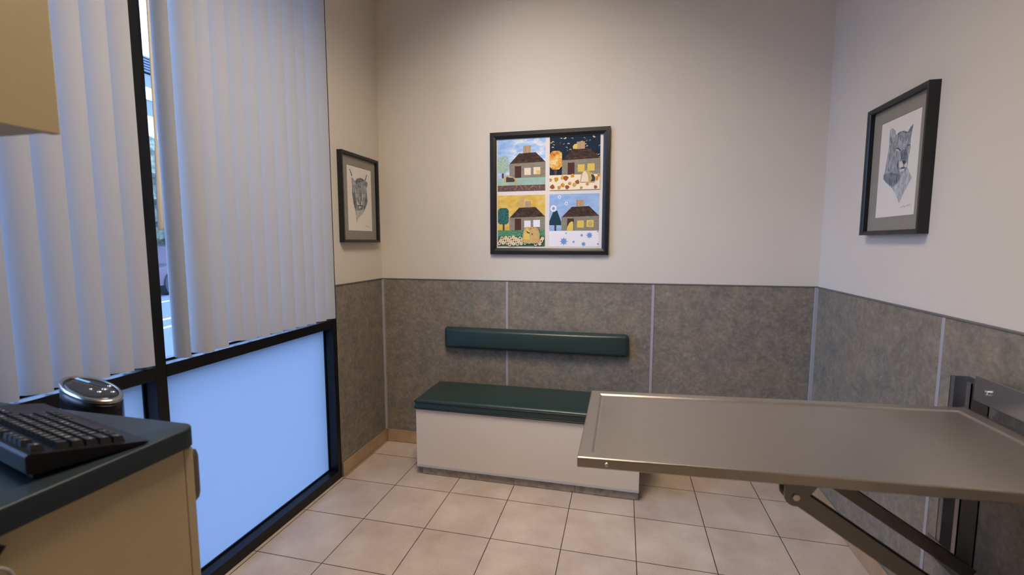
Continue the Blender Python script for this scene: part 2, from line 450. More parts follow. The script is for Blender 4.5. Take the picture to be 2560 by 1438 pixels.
# ------------------------------------------------------------------ framed pictures
def pic_frame(th, P, W, H, fw, depth, rebate):
    """mitred frame in local picture coords: P(u, v, d) world point, u right, v up, d out of the wall"""
    bm = B()
    prof = [(0, 0), (0, depth), (fw*.55, depth), (fw*.8, depth-.003), (fw, depth-.006), (fw, 0)]
    cs = [(0, 0, 1, 1), (W, 0, -1, 1), (W, H, -1, -1), (0, H, 1, -1)]
    rings = [[bm.verts.new(P(cx+sx*a, cy+sy*a, d)) for a, d in prof] for cx, cy, sx, sy in cs]
    n = len(prof)
    for i in range(4):
        a, b = rings[i], rings[(i+1) % 4]
        for k in range(n): bm.faces.new((a[k], b[k], b[(k+1) % n], a[(k+1) % n]))
    return obj('frame', bm, M['picframe'], th)

def flat(bm, pts, fn, d, mi=0):
    f = bm.faces.new([bm.verts.new(fn(u, v, d)) for u, v in pts]); f.material_index = mi

def rect(u0, v0, u1, v1): return [(u0, v0), (u1, v0), (u1, v1), (u0, v1)]
def disc(u, v, r, n=14, asp=1.): return [(u+r*math.cos(2*math.pi*k/n), v+asp*r*math.sin(2*math.pi*k/n)) for k in range(n)]

LYNX = {
  'head': [(0.185, 0.829), (0.237, 0.813), (0.317, 0.771), (0.398, 0.82), (0.532, 0.844), (0.644, 0.838), (0.731, 0.824), (0.759, 0.831), (0.778, 0.811), (0.845, 0.787), (0.833, 0.747), (0.792, 0.692), (0.802, 0.616), (0.818, 0.487), (0.775, 0.424), (0.692, 0.351), (0.621, 0.292), (0.496, 0.24), (0.383, 0.186), (0.342, 0.113), (0.323, 0.209), (0.309, 0.292), (0.268, 0.356), (0.227, 0.436), (0.194, 0.533), (0.179, 0.597), (0.201, 0.647), (0.186, 0.736)],
  'tuftL': [(0.113, 0.935), (0.133, 0.939), (0.223, 0.845), (0.189, 0.84)],
  'tuftR': [(0.808, 0.923), (0.827, 0.92), (0.764, 0.825), (0.727, 0.824)],
  'cap': [(0.321, 0.764), (0.398, 0.816), (0.532, 0.842), (0.644, 0.835), (0.713, 0.814), (0.62, 0.781), (0.463, 0.763), (0.375, 0.735)],
  'earL': [(0.226, 0.8), (0.299, 0.753), (0.31, 0.73), (0.234, 0.683), (0.208, 0.738)],
  'earR': [(0.747, 0.809), (0.708, 0.797), (0.693, 0.744), (0.734, 0.722), (0.763, 0.767)],
  'spotA': [(0.436, 0.723), (0.458, 0.717), (0.452, 0.683), (0.43, 0.69)],
  'spotB': [(0.506, 0.717), (0.533, 0.71), (0.528, 0.685), (0.501, 0.691)],
  'cheekL': [(0.195, 0.582), (0.306, 0.59), (0.315, 0.524), (0.346, 0.435), (0.322, 0.35), (0.268, 0.36), (0.217, 0.452)],
  'cheekR': [(0.755, 0.621), (0.802, 0.607), (0.816, 0.487), (0.77, 0.424), (0.685, 0.351), (0.635, 0.391), (0.706, 0.48)],
  'browL': [(0.316, 0.574), (0.415, 0.585), (0.425, 0.556), (0.327, 0.558)],
  'browR': [(0.582, 0.596), (0.708, 0.592), (0.696, 0.574), (0.582, 0.571)],
  'eyeL': [(0.348, 0.551), (0.392, 0.561), (0.418, 0.547), (0.402, 0.525), (0.365, 0.531)],
  'eyeR': [(0.581, 0.558), (0.627, 0.578), (0.68, 0.569), (0.638, 0.543), (0.588, 0.54)],
  'pupL': [(0.383, 0.553), (0.401, 0.555), (0.405, 0.54), (0.383, 0.54)],
  'pupR': [(0.616, 0.569), (0.639, 0.57), (0.638, 0.555), (0.615, 0.553)],
  'noseside': [(0.403, 0.546), (0.44, 0.532), (0.452, 0.466), (0.416, 0.472)],
  'noseside2': [(0.565, 0.549), (0.533, 0.53), (0.532, 0.47), (0.564, 0.481)],
  'muzL': [(0.351, 0.468), (0.411, 0.438), (0.488, 0.413), (0.433, 0.404), (0.371, 0.419)],
  'muzR': [(0.603, 0.483), (0.579, 0.439), (0.533, 0.411), (0.527, 0.432), (0.563, 0.46)],
  'nose': [(0.473, 0.44), (0.534, 0.443), (0.506, 0.42)],
  'mouth': [(0.399, 0.403), (0.499, 0.411), (0.585, 0.406), (0.578, 0.388), (0.499, 0.397), (0.41, 0.388)],
  'chin': [(0.437, 0.391), (0.515, 0.393), (0.498, 0.366), (0.449, 0.367)],
  'ruff': [(0.388, 0.379), (0.41, 0.38), (0.426, 0.33), (0.589, 0.389), (0.588, 0.329), (0.486, 0.312), (0.397, 0.312)],
  'ruff2': [(0.321, 0.309), (0.611, 0.347), (0.621, 0.292), (0.496, 0.24), (0.383, 0.186), (0.342, 0.126), (0.327, 0.209)],
}
COUGAR = {
  'body': [(0.181, 0.51), (0.205, 0.592), (0.229, 0.674), (0.243, 0.74), (0.233, 0.825), (0.245, 0.907), (0.298, 0.915), (0.377, 0.879), (0.404, 0.826), (0.494, 0.845), (0.595, 0.842), (0.696, 0.815), (0.758, 0.852), (0.818, 0.87), (0.801, 0.807), (0.78, 0.748), (0.791, 0.653), (0.764, 0.562), (0.756, 0.468), (0.821, 0.406), (0.879, 0.358), (0.814, 0.304), (0.726, 0.231), (0.619, 0.128), (0.527, 0.22), (0.413, 0.294), (0.254, 0.353), (0.147, 0.41)],
  'crown': [(0.404, 0.826), (0.494, 0.847), (0.605, 0.842), (0.696, 0.813), (0.678, 0.802), (0.576, 0.831), (0.476, 0.827)],
  'earR': [(0.696, 0.811), (0.758, 0.852), (0.818, 0.87), (0.79, 0.824), (0.746, 0.796)],
  'earL': [(0.248, 0.831), (0.302, 0.791), (0.316, 0.759), (0.277, 0.769)],
  'earLin': [(0.257, 0.905), (0.31, 0.907), (0.367, 0.872), (0.383, 0.829), (0.322, 0.804), (0.264, 0.837)],
  'face': [(0.417, 0.799), (0.519, 0.809), (0.72, 0.772), (0.776, 0.702), (0.784, 0.638), (0.755, 0.563), (0.739, 0.533), (0.61, 0.548), (0.547, 0.571), (0.414, 0.652), (0.383, 0.738)],
  'browL': [(0.429, 0.695), (0.502, 0.69), (0.561, 0.658), (0.537, 0.653), (0.473, 0.677)],
  'eyeL': [(0.435, 0.682), (0.504, 0.675), (0.527, 0.654), (0.464, 0.662)],
  'eyeR': [(0.715, 0.685), (0.778, 0.686), (0.774, 0.674), (0.728, 0.675)],
  'bridge': [(0.56, 0.634), (0.617, 0.659), (0.706, 0.648), (0.754, 0.571), (0.738, 0.541), (0.649, 0.551), (0.588, 0.566)],
  'sidedark': [(0.506, 0.567), (0.548, 0.563), (0.534, 0.507), (0.558, 0.472), (0.528, 0.475), (0.488, 0.512)],
  'muz': [(0.55, 0.546), (0.62, 0.546), (0.654, 0.507), (0.647, 0.483), (0.577, 0.482), (0.544, 0.506)],
  'muz2': [(0.684, 0.503), (0.74, 0.525), (0.751, 0.476), (0.682, 0.476)],
  'nose': [(0.62, 0.546), (0.699, 0.546), (0.711, 0.524), (0.67, 0.507), (0.632, 0.525)],
  'mouth': [(0.598, 0.48), (0.697, 0.478), (0.689, 0.467), (0.609, 0.469)],
  'chin': [(0.57, 0.463), (0.689, 0.463), (0.682, 0.444), (0.603, 0.439)],
  'neckdark': [(0.154, 0.452), (0.329, 0.461), (0.564, 0.422), (0.607, 0.402), (0.553, 0.342), (0.432, 0.31), (0.253, 0.362), (0.159, 0.409)],
  'chest': [(0.607, 0.402), (0.758, 0.452), (0.874, 0.358), (0.814, 0.304), (0.726, 0.231), (0.618, 0.136), (0.526, 0.224), (0.456, 0.291)],
}
def pencil(name, lo, hi, sc=24, st=(1, 1, .35)): return noisemat(name, sc*5, [(.38, lo), (.62, hi)], .9, stretch=st, detail=5)
PEN = [M['paper'], pencil('pencil_light', '#979aa0', '#c6c5c5'), pencil('pencil_mid', '#747881', '#adb0b4'), pencil('pencil_dark', '#4f545e', '#878c94'), mat('pencil_black', '#3f434b', .9), pencil('pencil_white', '#cbc7c3', '#d8d3cd'), mat('pencil_line', '#66655f', .9)]

def drawing(th, P, W, H, fw, m_u, m_v, shapes, sig):
    gd = .014
    bm = B(); prism(bm, rect(fw*.7, fw*.7, W-fw*.7, H-fw*.7), P, .002, gd-.002)
    obj('backing_board', bm, M['mat_board'], th)
    u0, u1, v0, v1 = m_u[0], m_u[1], m_v[0], m_v[1]
    bm = B()   # bevelled window mount
    o = [(fw*.7, fw*.7), (W-fw*.7, fw*.7), (W-fw*.7, H-fw*.7), (fw*.7, H-fw*.7)]
    i = [(u0, v0), (u1, v0), (u1, v1), (u0, v1)]
    k = .0015
    j = [(u0+k, v0+k), (u1-k, v0+k), (u1-k, v1-k), (u0+k, v1-k)]
    A = [bm.verts.new(P(*q, gd)) for q in o]; Bq = [bm.verts.new(P(*q, gd)) for q in i]; Cq = [bm.verts.new(P(*q, gd-.0018)) for q in j]
    for n in range(4):
        bm.faces.new((A[n], A[(n+1) % 4], Bq[(n+1) % 4], Bq[n])); bm.faces.new((Bq[n], Bq[(n+1) % 4], Cq[(n+1) % 4], Cq[n]))
    obj('mat_board', bm, M['mat_board'], th)
    bm = B()
    flat(bm, rect(u0, v0, u1, v1), P, gd-.0017, 0)
    Q = lambda a, b, d: P(u0+(u1-u0)*a, v0+(v1-v0)*b, d)
    for n, (mi, pts) in enumerate(shapes): flat(bm, pts, Q, gd-.0017+.00006*(n+1), mi)
    (sa, sb), (sc, sd) = sig
    w = .0022
    prev = None
    for q in range(15):
        t = q/14; a = sa+(sc-sa)*t; b = sb+(sd-sb)*t + .010*math.sin(q*2.3)*(1 if q not in (6, 7) else .1)
        if prev and q != 7: flat(bm, [(prev[0], prev[1]-w), (a, b-w), (a, b+w), (prev[0], prev[1]+w)], Q, gd-.0009, 6)
        prev = (a, b)
    obj('drawing', bm, PEN, th)

pl = thing('framed_picture', 'black framed pencil drawing of a lynx head on the narrow wall beside the window', 'picture', (0, -.265, 1.64))
PL = lambda u, v, d: Vector((d, -.468+u, 1.379+v))
pic_frame(pl, PL, .400, .522, .017, .032, .004)
L = LYNX
drawing(pl, PL, .400, .522, .017, (.072, .338), (.070, .452),
    [(2, L['head']), (4, L['tuftL']), (4, L['tuftR']), (3, L['cap']), (1, L['earL']), (3, L['earR']), (3, L['cheekL']), (3, L['cheekR']), (4, L['spotA']), (4, L['spotB']), (1, L['browL']), (1, L['browR']),
     (5, L['eyeL']), (5, L['eyeR']), (4, L['pupL']), (4, L['pupR']), (3, L['noseside']), (3, L['noseside2']), (5, L['muzL']), (5, L['muzR']), (4, L['nose']), (3, L['ruff']), (4, L['mouth']), (5, L['chin']), (1, L['ruff2'])],
    ((.70, .085), (.90, .065)))
pr = thing('framed_picture', 'black framed pencil drawing of a cougar head on the right wall above the exam table', 'picture', (XR, -.69, 1.67))
PR = lambda u, v, d: Vector((XR-d, -.487-u, 1.409+v))
pic_frame(pr, PR, .407, .522, .017, .036, .004)
K = COUGAR
drawing(pr, PR, .407, .522, .017, (.072, .338), (.070, .452),
    [(2, K['body']), (1, K['chest']), (1, K['earLin']), (3, K['earL']), (3, K['earR']), (3, K['crown']), (2, K['face']), (3, K['bridge']), (4, K['browL']), (5, K['eyeL']), (4, K['eyeR']), (3, K['sidedark']), (5, K['muz']), (5, K['muz2']), (4, K['nose']), (4, K['mouth']), (5, K['chin']), (3, K['neckdark'])],
    ((.68, .085), (.92, .10)))

# quilted picture of four seasons
pq = thing('framed_picture', 'black framed square quilt of four cottage scenes on the back wall above the bench', 'picture', (1.13, 0, 1.68))
QW, QH = .727, .744
PQ = lambda u, v, d: Vector((.769+u, -d, 1.305+v))
pic_frame(pq, PQ, QW, QH, .040, .022, .004)
def fab(name, *a, **k): return noisemat(name, *a, **k)
FB = {}
FB['sash'] = mat('white_cotton', '#e2dad2', .95)
FB['sky'] = fab('cloud_cotton', 9, [(.35, '#86aee0'), (.5, '#a9c6ea'), (.6, '#dfe2ea')], .95, stretch=(1, 1, 2.2))
FB['night'] = mat('navy_cotton', '#17283c', .95)
FB['gold'] = fab('gold_cotton', 14, [(.3, '#d0a23a'), (.55, '#dcbc62'), (.75, '#e4cf92')], .95, stretch=(1, 1, 2))
FB['ice'] = fab('pale_blue_cotton', 12, [(.3, '#86a9da'), (.7, '#a9c3e6')], .95, stretch=(1, 1, 3))
FB['roof'] = fab('brown_cotton', 45, [(.3, '#2c2119'), (.5, '#43302a'), (.7, '#5b4733')], .95, stretch=(1, 1, 2.5))
FB['stone'] = fab('taupe_cotton', 50, [(.3, '#7d7567'), (.7, '#96907f')], .95, stretch=(1, 1, 4))
FB['chim'] = fab('tan_stripe_cotton', 70, [(.35, '#a98a6e'), (.65, '#c0a284')], .95, stretch=(3, 1, .2))
FB['door'] = mat('maroon_cotton', '#4d2f29', .95)
FB['cream'] = mat('cream_cotton', '#e6d8bc', .95)
FB['yellow'] = mat('yellow_cotton', '#dcc25e', .95)
FB['mint'] = fab('mint_cotton', 20, [(.3, '#8fb0a0'), (.7, '#a3c2b2')], .95)
FB['floral'] = fab('dark_floral_cotton', 90, [(.35, '#4a4648'), (.52, '#66504a'), (.66, '#b06a55')], .95)
FB['blossom'] = fab('blossom_cotton', 110, [(.35, '#7fa898'), (.55, '#a9c2b2'), (.7, '#d2b8ac')], .95)
FB['autumn'] = fab('autumn_cotton', 32, [(.28, '#b5502c'), (.42, '#d98f38'), (.55, '#e6c06a'), (.66, '#efe0b8'), (.75, '#6c7a4c')], .95)
FB['leafbg'] = mat('ivory_cotton', '#eee2c6', .95)
FB['leaf'] = fab('ochre_print', 60, [(.3, '#a8642c'), (.5, '#cf9a3a'), (.7, '#dcb85c')], .95)
FB['rust'] = mat('rust_print', '#9c5630', .95)
FB['green'] = fab('green_cotton', 120, [(.35, '#35704e'), (.65, '#6aa07c')], .95)
FB['teal'] = fab('teal_cotton', 110, [(.35, '#0f3f42'), (.65, '#3f7f7a')], .95)
FB['darkteal'] = mat('dark_teal_cotton', '#1b3c48', .95)
FB['bloombg'] = mat('bloom_ground_cotton', '#3f6a4a', .95)
FB['white'] = mat('snow_cotton', '#e8e6ea', .95)
FB['trunk'] = mat('bark_cotton', '#54463a', .95)
FB['tan'] = fab('tan_cotton', 70, [(.3, '#bf9f5c'), (.7, '#cfb27a')], .95)
FB['catgrey'] = mat('charcoal_print', '#3b3f42', .95)
FB['blue'] = mat('blue_print', '#7496cf', .95)
FN = list(FB); FI = {n: i for i, n in enumerate(FN)}
bm = B(); prism(bm, rect(.03, .03, QW-.03, QH-.03), PQ, .002, .008)
obj('backing_board', bm, FB['sash'], pq)
bm = B(); D0 = .0085
flat(bm, rect(.036, .036, QW-.036, QH-.036), PQ, D0, FI['sash'])
def block(u0, v0, w, h, items):
    fn = lambda a, b, d: PQ(u0+a*w, v0+b*h, d)
    for n, (c, pts) in enumerate(items): flat(bm, [(max(0, min(1, a)), max(0, min(1, b))) for a, b in pts], fn, D0+.0001*(n+1), FI[c])
def cottage(b, tw, rt, ct, win1='cream', win2='cream', chw=(.54, .70)):
    return [('chim', rect(chw[0], rt-.005, chw[1], ct)), ('stone', [(.25, b), (1, b), (1, tw+.01), (.25, tw-.01)]), ('roof', [(.255, tw-.012), (1, tw+.006), (.80, rt), (.455, rt-.01)]),
            ('door', rect(.365, b, .50, b+.23)), (win1, rect(.565, b+.055, .70, b+.19)), (win2, rect(.755, b+.065, .895, b+.20))]
def oct_(u0, v0, u1, v1, k=.05): return [(u0+k, v0), (u1-k, v0), (u1, v0+k), (u1, v1-k), (u1-k, v1), (u0+k, v1), (u0, v1-k), (u0, v0+k)]
bw, bh = .299, .315
U1, U2, V1, V2 = .046, .371, .388, .049
rnd = random.Random(3)
# spring, top left
spring = [('sky', rect(0, .24, 1, 1))] + cottage(.25, .54, .73, .86) + [('trunk', rect(.09, .22, .13, .37)), ('blossom', oct_(0, .35, .23, .68, .06)), ('mint', rect(0, .10, 1, .255)), ('floral', rect(0, 0, 1, .115)),
          ('tan', [(.14, .17), (.40, .165), (.41, .20), (.36, .26), (.28, .29), (.22, .315), (.16, .29), (.13, .22)]), ('catgrey', [(.18, .18), (.35, .18), (.37, .215), (.33, .26), (.25, .265), (.21, .28), (.18, .27)]), ('yellow', rect(.815, .325, .90, .385))]
block(U1, V1, bw, bh, spring)
# autumn night, top right
night = [('night', rect(0, .26, 1, 1))]
for i in range(64):
    a, b = rnd.random(), .40+.58*rnd.random()
    if a > .24 and b < .70 and a < .9: continue
    t0 = rnd.random()*6.28; r = .025
    o = [(a+r*math.cos(t0+q*.5), b+r*.9*math.sin(t0+q*.5)) for q in range(7)]; inn = [(a+.25*r*math.cos(t0+1.5)+.8*r*math.cos(t0+q*.5), b+.2*r*math.sin(t0+1.5)*-1+.55*r*math.sin(t0+q*.5)) for q in range(6, -1, -1)]
    night.append(('cream' if i % 3 else 'yellow', o+inn[1:-1]))
night += cottage(.275, .565, .755, .885, 'yellow', 'yellow') + [('yellow', [(.47, .755), (.55, .755), (.55, .85), (.49, .84), (.46, .80)]), ('trunk', [(.10, .26), (.15, .26), (.16, .42), (.09, .42)]), ('autumn', oct_(0, .385, .25, .735, .06)), ('leafbg', rect(0, 0, 1, .28))]
for i, (a, b, s) in enumerate([(.14, .20, .055), (.27, .23, .05), (.33, .22, .06), (.46, .26, .045), (.02, .19, .04), (.06, .06, .055), (.20, .045, .045), (.27, .09, .05), (.36, .05, .05), (.41, .12, .04), (.50, .09, .045), (.56, .14, .05), (.64, .03, .035), (.76, .10, .035), (.92, .04, .04), (.93, .20, .05), (.98, .26, .04)]):
    night.append((('leaf', 'leaf', 'rust')[i % 3], [(a+s*math.cos(k*.9+i)*(1 if k % 2 else .8), b+s*.95*math.sin(k*.9+i)*(1 if k % 2 else .8)) for k in range(7)]))
night += [('tan', [(.61, .13), (.90, .125), (.92, .20), (.88, .28), (.80, .33), (.74, .36), (.68, .34), (.63, .27)]), ('cream', [(.63, .14), (.78, .14), (.77, .26), (.72, .34), (.68, .33), (.65, .25)]), ('catgrey', [(.82, .14), (.90, .15), (.91, .21), (.87, .27), (.83, .27), (.85, .2)])]
block(U2, V1, bw, bh, night)
# summer, bottom left
summer = [('gold', rect(0, .30, 1, 1))] + cottage(.315, .575, .765, .885, 'white', 'white', (.58, .70)) + [('tan', [(.44, .78), (.55, .78), (.57, .92), (.56, .98), (.50, .95), (.42, .87), (.38, .83)]), ('trunk', rect(.105, .31, .145, .45)), ('teal', oct_(0, .435, .235, .755, .045)), ('green', rect(0, .19, 1, .32)), ('bloombg', rect(0, 0, 1, .205))]
for i in range(44):
    a = ((i*.618) % 1)*.94+.03; b = .04+.14*((i*.414+.1) % 1)
    summer += [('cream', disc(a, b, .036, 10)), ('yellow' if i % 2 else 'trunk', disc(a, b, .018, 8))]
summer += [('tan', [(.53, .10), (.60, .06), (.80, .06), (.89, .09), (.90, .24), (.86, .34), (.80, .38), (.60, .38), (.55, .28)]), ('yellow', [(.56, .14), (.68, .13), (.69, .30), (.62, .35), (.57, .24)]), ('trunk', [(.60, .31), (.69, .27), (.69, .25), (.64, .26)]), ('trunk', disc(.74, .24, .015, 8)), ('rust', disc(.71, .345, .012, 8)), ('rust', disc(.77, .36, .010, 8))]
block(U1, V2, bw, bh, summer)
# winter, bottom right
winter = [('ice', rect(0, .28, 1, 1))] + cottage(.305, .575, .765, .885, 'yellow', 'yellow') + [('trunk', rect(.105, .29, .145, .42)), ('darkteal', [(.0, .41), (.245, .41), (.245, .47), (.16, .69), (.08, .67), (0, .48)]), ('white', rect(0, 0, 1, .30)),
          ('yellow', [(.36, .305), (.49, .305), (.49, .46), (.46, .485), (.41, .45), (.37, .38)]), ('tan', disc(.825, .435, .045, 10)), ('white', disc(.085, .73, .065, 18)), ('blue', disc(.085, .73, .032, 6)), ('white', disc(.205, .945, .034, 12)), ('blue', disc(.205, .945, .016, 6)), ('white', disc(.345, .82, .034, 12)), ('blue', disc(.345, .82, .016, 6))]
def flake(u, v, r):
    out = []
    for k in range(16):
        q = r if k % 2 == 0 else r*.52
        out.append((u+q*math.cos(k*math.pi/8), v+q*math.sin(k*math.pi/8)))
    return ('blue', out)
for q in ((.30, .10, .085), (.815, .215, .07), (.66, .215, .032), (.50, .09, .028), (.345, .255, .02), (.70, .05, .05), (.98, .285, .02), (.985, .05, .022)): winter.append(flake(*q))
block(U2, V2, bw, bh, winter)
qo = obj('quilt', bm, [FB[n] for n in FN], pq)

# ------------------------------------------------------------------ wall-mounted stainless exam table
et = thing('exam_table', 'stainless steel folding exam table bracketed to the right wall', 'table', (XR, -1.52, .4))
TX0, TX1, TY0, TY1, SL = 1.488, 2.535, -1.776, -1.277, .030
def Tz(x): return .880 + SL*(x-TX0)
def slope(bm):
    for v in bm.verts: v.co.z += Tz(v.co.x)
    return bm
bm = B()   # raised marine edge, sunken field, folded skirt: one pressed sheet
def ringpts(i, z): return [(TX0+i, TY0+i, z), (TX1-i, TY0+i, z), (TX1-i, TY1-i, z), (TX0+i, TY1-i, z)]
lv = [ringpts(.022, -.024), ringpts(.004, -.026), ringpts(0, -.023), ringpts(0, -.003), ringpts(.0012, -.0008), ringpts(.003, 0), ringpts(.031, 0), ringpts(.036, -.0035), ringpts(.040, -.0042)]
rings = [[bm.verts.new(p) for p in r] for r in lv]
for a, b in zip(rings, rings[1:]):
    for k in range(4): bm.faces.new((a[k], a[(k+1) % 4], b[(k+1) % 4], b[k]))
bm.faces.new(rings[-1])
low = [bm.verts.new((v.co.x, v.co.y, -.0062)) for v in rings[0]]
for k in range(4): bm.faces.new((rings[0][k], low[k], low[(k+1) % 4], rings[0][(k+1) % 4]))
bm.faces.new(low)
top = obj('table_top', slope(bm), M['steel'], et)
for x in (1.556, 2.47):
    bm = B(); lathe(bm, [(.0055, 0), (.005, .0015), (.003, .003), (.0005, .0036)], 14)
    bmesh.ops.rotate(bm, verts=bm.verts, matrix=Matrix.Rotation(R(90), 3, 'X')); bmesh.ops.translate(bm, verts=bm.verts, vec=(x, TY0-.0002, -.013+Tz(x)))
    obj('rivet', bm, M['chrome'], top, True)
for y in (TY0+.045, TY1-.045):
    obj('support_channel', slope(mbox(((1.60, y-.014, -.032), (2.556, y+.014, -.0068)), bev=.002)), M['steel_dark'], et)
    # hinge tab below the channel
    bx = 1.955
    for s in (-1, 1):
        yy = y+s*.017
        bm = B(); pts = [(-.032, -.024), (.045, -.024), (.045, -.030), (.020, -.070)] + [(.0+.022*math.cos(R(a)), -.063+.022*math.sin(R(a))) for a in range(-20, -181, -20)] + [(-.022, -.045)]
        prism(bm, pts, lambda u, v, t: Vector((bx+u, t, Tz(bx)+v)), yy-.002, yy+.002)
        obj('hinge_tab', bm, M['steel_dark'], et)
    bm = B(); tube(bm, [(bx, y-.024, Tz(bx)-.063), (bx, y-.019, Tz(bx)-.063)], .0075, 6); tube(bm, [(bx, y-.019, Tz(bx)-.063), (bx, y+.022, Tz(bx)-.063)], .004, 10)
    obj('bolt', bm, M['chrome'], et)
    # folding brace: an open steel channel
    p0 = Vector((bx-.004, y, Tz(bx)-.060)); p1 = Vector((2.555, y, .446)); d = (p1-p0).normalized(); n = Vector((-d.z, 0, d.x))
    if n.z < 0: n = -n
    bm = B()
    sec = [(-.0145, -.017), (.0145, -.017), (.0145, .017), (.0115, .017), (.0115, -.0135), (-.0115, -.0135), (-.0115, .017), (-.0145, .017)]
    a = [bm.verts.new(p0+Vector((0, s, 0))+n*t) for s, t in sec]; b = [bm.verts.new(p1+Vector((0, s, 0))+n*t) for s, t in sec]
    for k in range(8): bm.faces.new((a[k], a[(k+1) % 8], b[(k+1) % 8], b[k]))
    bm.faces.new(a); bm.faces.new(b[::-1])
    obj('brace', bm, M['steel_dark'], et)
# wall posts: U-channels open towards the room
for y in (-1.199, -1.890):
    X0, X1 = XR-.052, XR-.0045
    q = mbox(((XR-.008, y-.044, .40), (X1, y+.044, .972)), ((X0, y+.041, .40), (X1, y+.044, .972)), ((X0, y-.044, .40), (X1, y-.041, .972)), ((X0, y+.025, .40), (X0+.003, y+.044, .972)), ((X0, y-.044, .40), (X0+.003, y-.025, .972)))
    po = obj('wall_post', q, M['steel2'], et)
    for z in (.49, .885, .915):
        bm = B(); tube(bm, [(XR-.0085, y+.008, z), (XR-.018, y+.008, z)], .009, 6); tube(bm, [(XR-.0085, y+.008, z), (XR-.030, y+.008, z)], .005, 8)
        obj('bolt', bm, M['chrome'], po)
fl = obj('wall_flange', mbox(((XR-.058, -1.862, .931), (XR-.0525, -1.263, 1.003)), bev=.001), M['steel2'], et)
for y in (-1.316, -1.57, -1.82):
    bm = B(); tube(bm, [(XR-.0578, y, .967), (XR-.0645, y, .967), (XR-.0665, y, .967)], [.0075, .0075, .004], 12)
    obj('bolt', bm, M['chrome'], fl, 40)
bm = B(); tube(bm, [(2.556, -1.845, .893), (2.556, -1.24, .893)], .009, 12); obj('hinge_bar', bm, M['steel_dark'], et, 40)
obj('cross_bar', mbox(((2.540, -1.93, .400), (2.567, -1.125, .404)), ((2.563, -1.93, .400), (2.567, -1.125, .440)), bev=.001), M['steel_dark'], et)
obj('foot_plate', mbox(((2.560, -1.86, .27), (2.5665, -1.25, .3995)), bev=.001), M['steel2'], et)

# ------------------------------------------------------------------ counter side
CX1, CY1, CZ = .727, -2.062, 1.0
bc = thing('base_cabinet', 'cream laminate base cabinet under the black countertop', 'cabinet', (.38, -2.4, 0))
obj('cabinet_body', mbox(((.065, -2.718, .10), (.700, -2.088, CZ-.041))), M['cabinet'], bc)
obj('side_panel', mbox(((.7005, -2.718, 0), (.7145, -2.088, CZ-.041)), bev=.0008), M['cabinet'], bc)
obj('toe_kick', mbox(((.065, -2.66, 0), (.700, -2.14, .099))), M['grout'], bc)
for a, b in ((.067, .385), (.389, .7145)):
    d = obj('door', mbox(((a, -2.0865, .108), (b, -2.0675, CZ-.048)), bev=.0012), M['cabinet'], bc)
    hx = b-.03 if a > .2 else b-.03
    bm = B(); p = [(hx, -2.068, .930), (hx, -2.050, .932), (hx, -2.040, .926), (hx, -2.037, .915), (hx, -2.037, .835), (hx, -2.040, .824), (hx, -2.050, .818), (hx, -2.068, .820)]
    tube(bm, p, .0055, 10); obj('handle', bm, M['handle'], d, True)
# countertop with a rounded free corner and eased edge
bm = B(); r = .03
out = [(.062, -2.719), (CX1, -2.719)] + [(CX1-r+r*math.cos(R(a)), CY1-r+r*math.sin(R(a))) for a in range(0, 91, 10)] + [(.062, CY1)]
prism(bm, out, lambda u, v, t: Vector((u, v, t)), CZ-.040, CZ)
bmesh.ops.recalc_face_normals(bm, faces=bm.faces)
es = [e for e in bm.edges if abs(e.verts[0].co.z-CZ) < 1e-6 and abs(e.verts[1].co.z-CZ) < 1e-6]
bmesh.ops.bevel(bm, geom=es, offset=.004, segments=3, affect='EDGES', profile=.5)
tag(obj('countertop', bm, M['counter'], None, 35), 'black laminate countertop with a rounded corner carrying the keyboard', 'countertop')
wc = thing('wall_cabinet', 'cream wall cabinet in the upper left above the counter', 'cabinet', (.4, -2.5, 1.543))
obj('cabinet_body', mbox(((.065, -2.718, 1.541), (.731, -2.294, 2.70))), M['cabinet'], wc)
obj('side_panel', mbox(((.7315, -2.718, 1.540), (.748, -2.274, 2.70)), bev=.0008), M['cabinet'], wc)
for a, b in ((.067, .397), (.400, .7295)): obj('door', mbox(((a, -2.2935, 1.543), (b, -2.275, 2.698)), bev=.0012), M['cabinet'], wc)

# keyboard: local u to the typist's right, v towards the typist, z up
kb = thing('keyboard', 'black computer keyboard with white key legends on the black countertop', 'keyboard', (.719, -2.158, CZ), R(180-13))
KW, KD = .452, .166
bm = B()
zt = lambda v: .010 + (.0 if v < .0 else 0) + .021*(max(0, v-.02))/(KD-.02)
prof = [(.0, .0035), (.0, .005), (.02, .0105), (.028, .012), (KD-.004, .046), (KD, .043), (KD, .016), (KD-.008, .012), (.03, .003), (.012, .002)]
a = [bm.verts.new((0, v, z)) for v, z in prof]; b = [bm.verts.new((KW, v, z)) for v, z in prof]
for k in range(len(prof)): bm.faces.new((a[k], a[(k+1) % len(prof)], b[(k+1) % len(prof)], b[k]))
bm.faces.new(a); bm.faces.new(b[::-1])
bmesh.ops.recalc_face_normals(bm, faces=bm.faces)
obj('keyboard_case', bm, M['kb'], kb, keep=True)
for u in (.03, KW-.03):
    obj('rubber_foot', mbox(((u-.012, KD-.03, 0), (u+.012, KD-.012, .013))), M['kb'], kb, keep=True)
    obj('rubber_foot', mbox(((u-.012, .03, 0), (u+.012, .045, .004))), M['kb'], kb, keep=True)
glyphs = {}
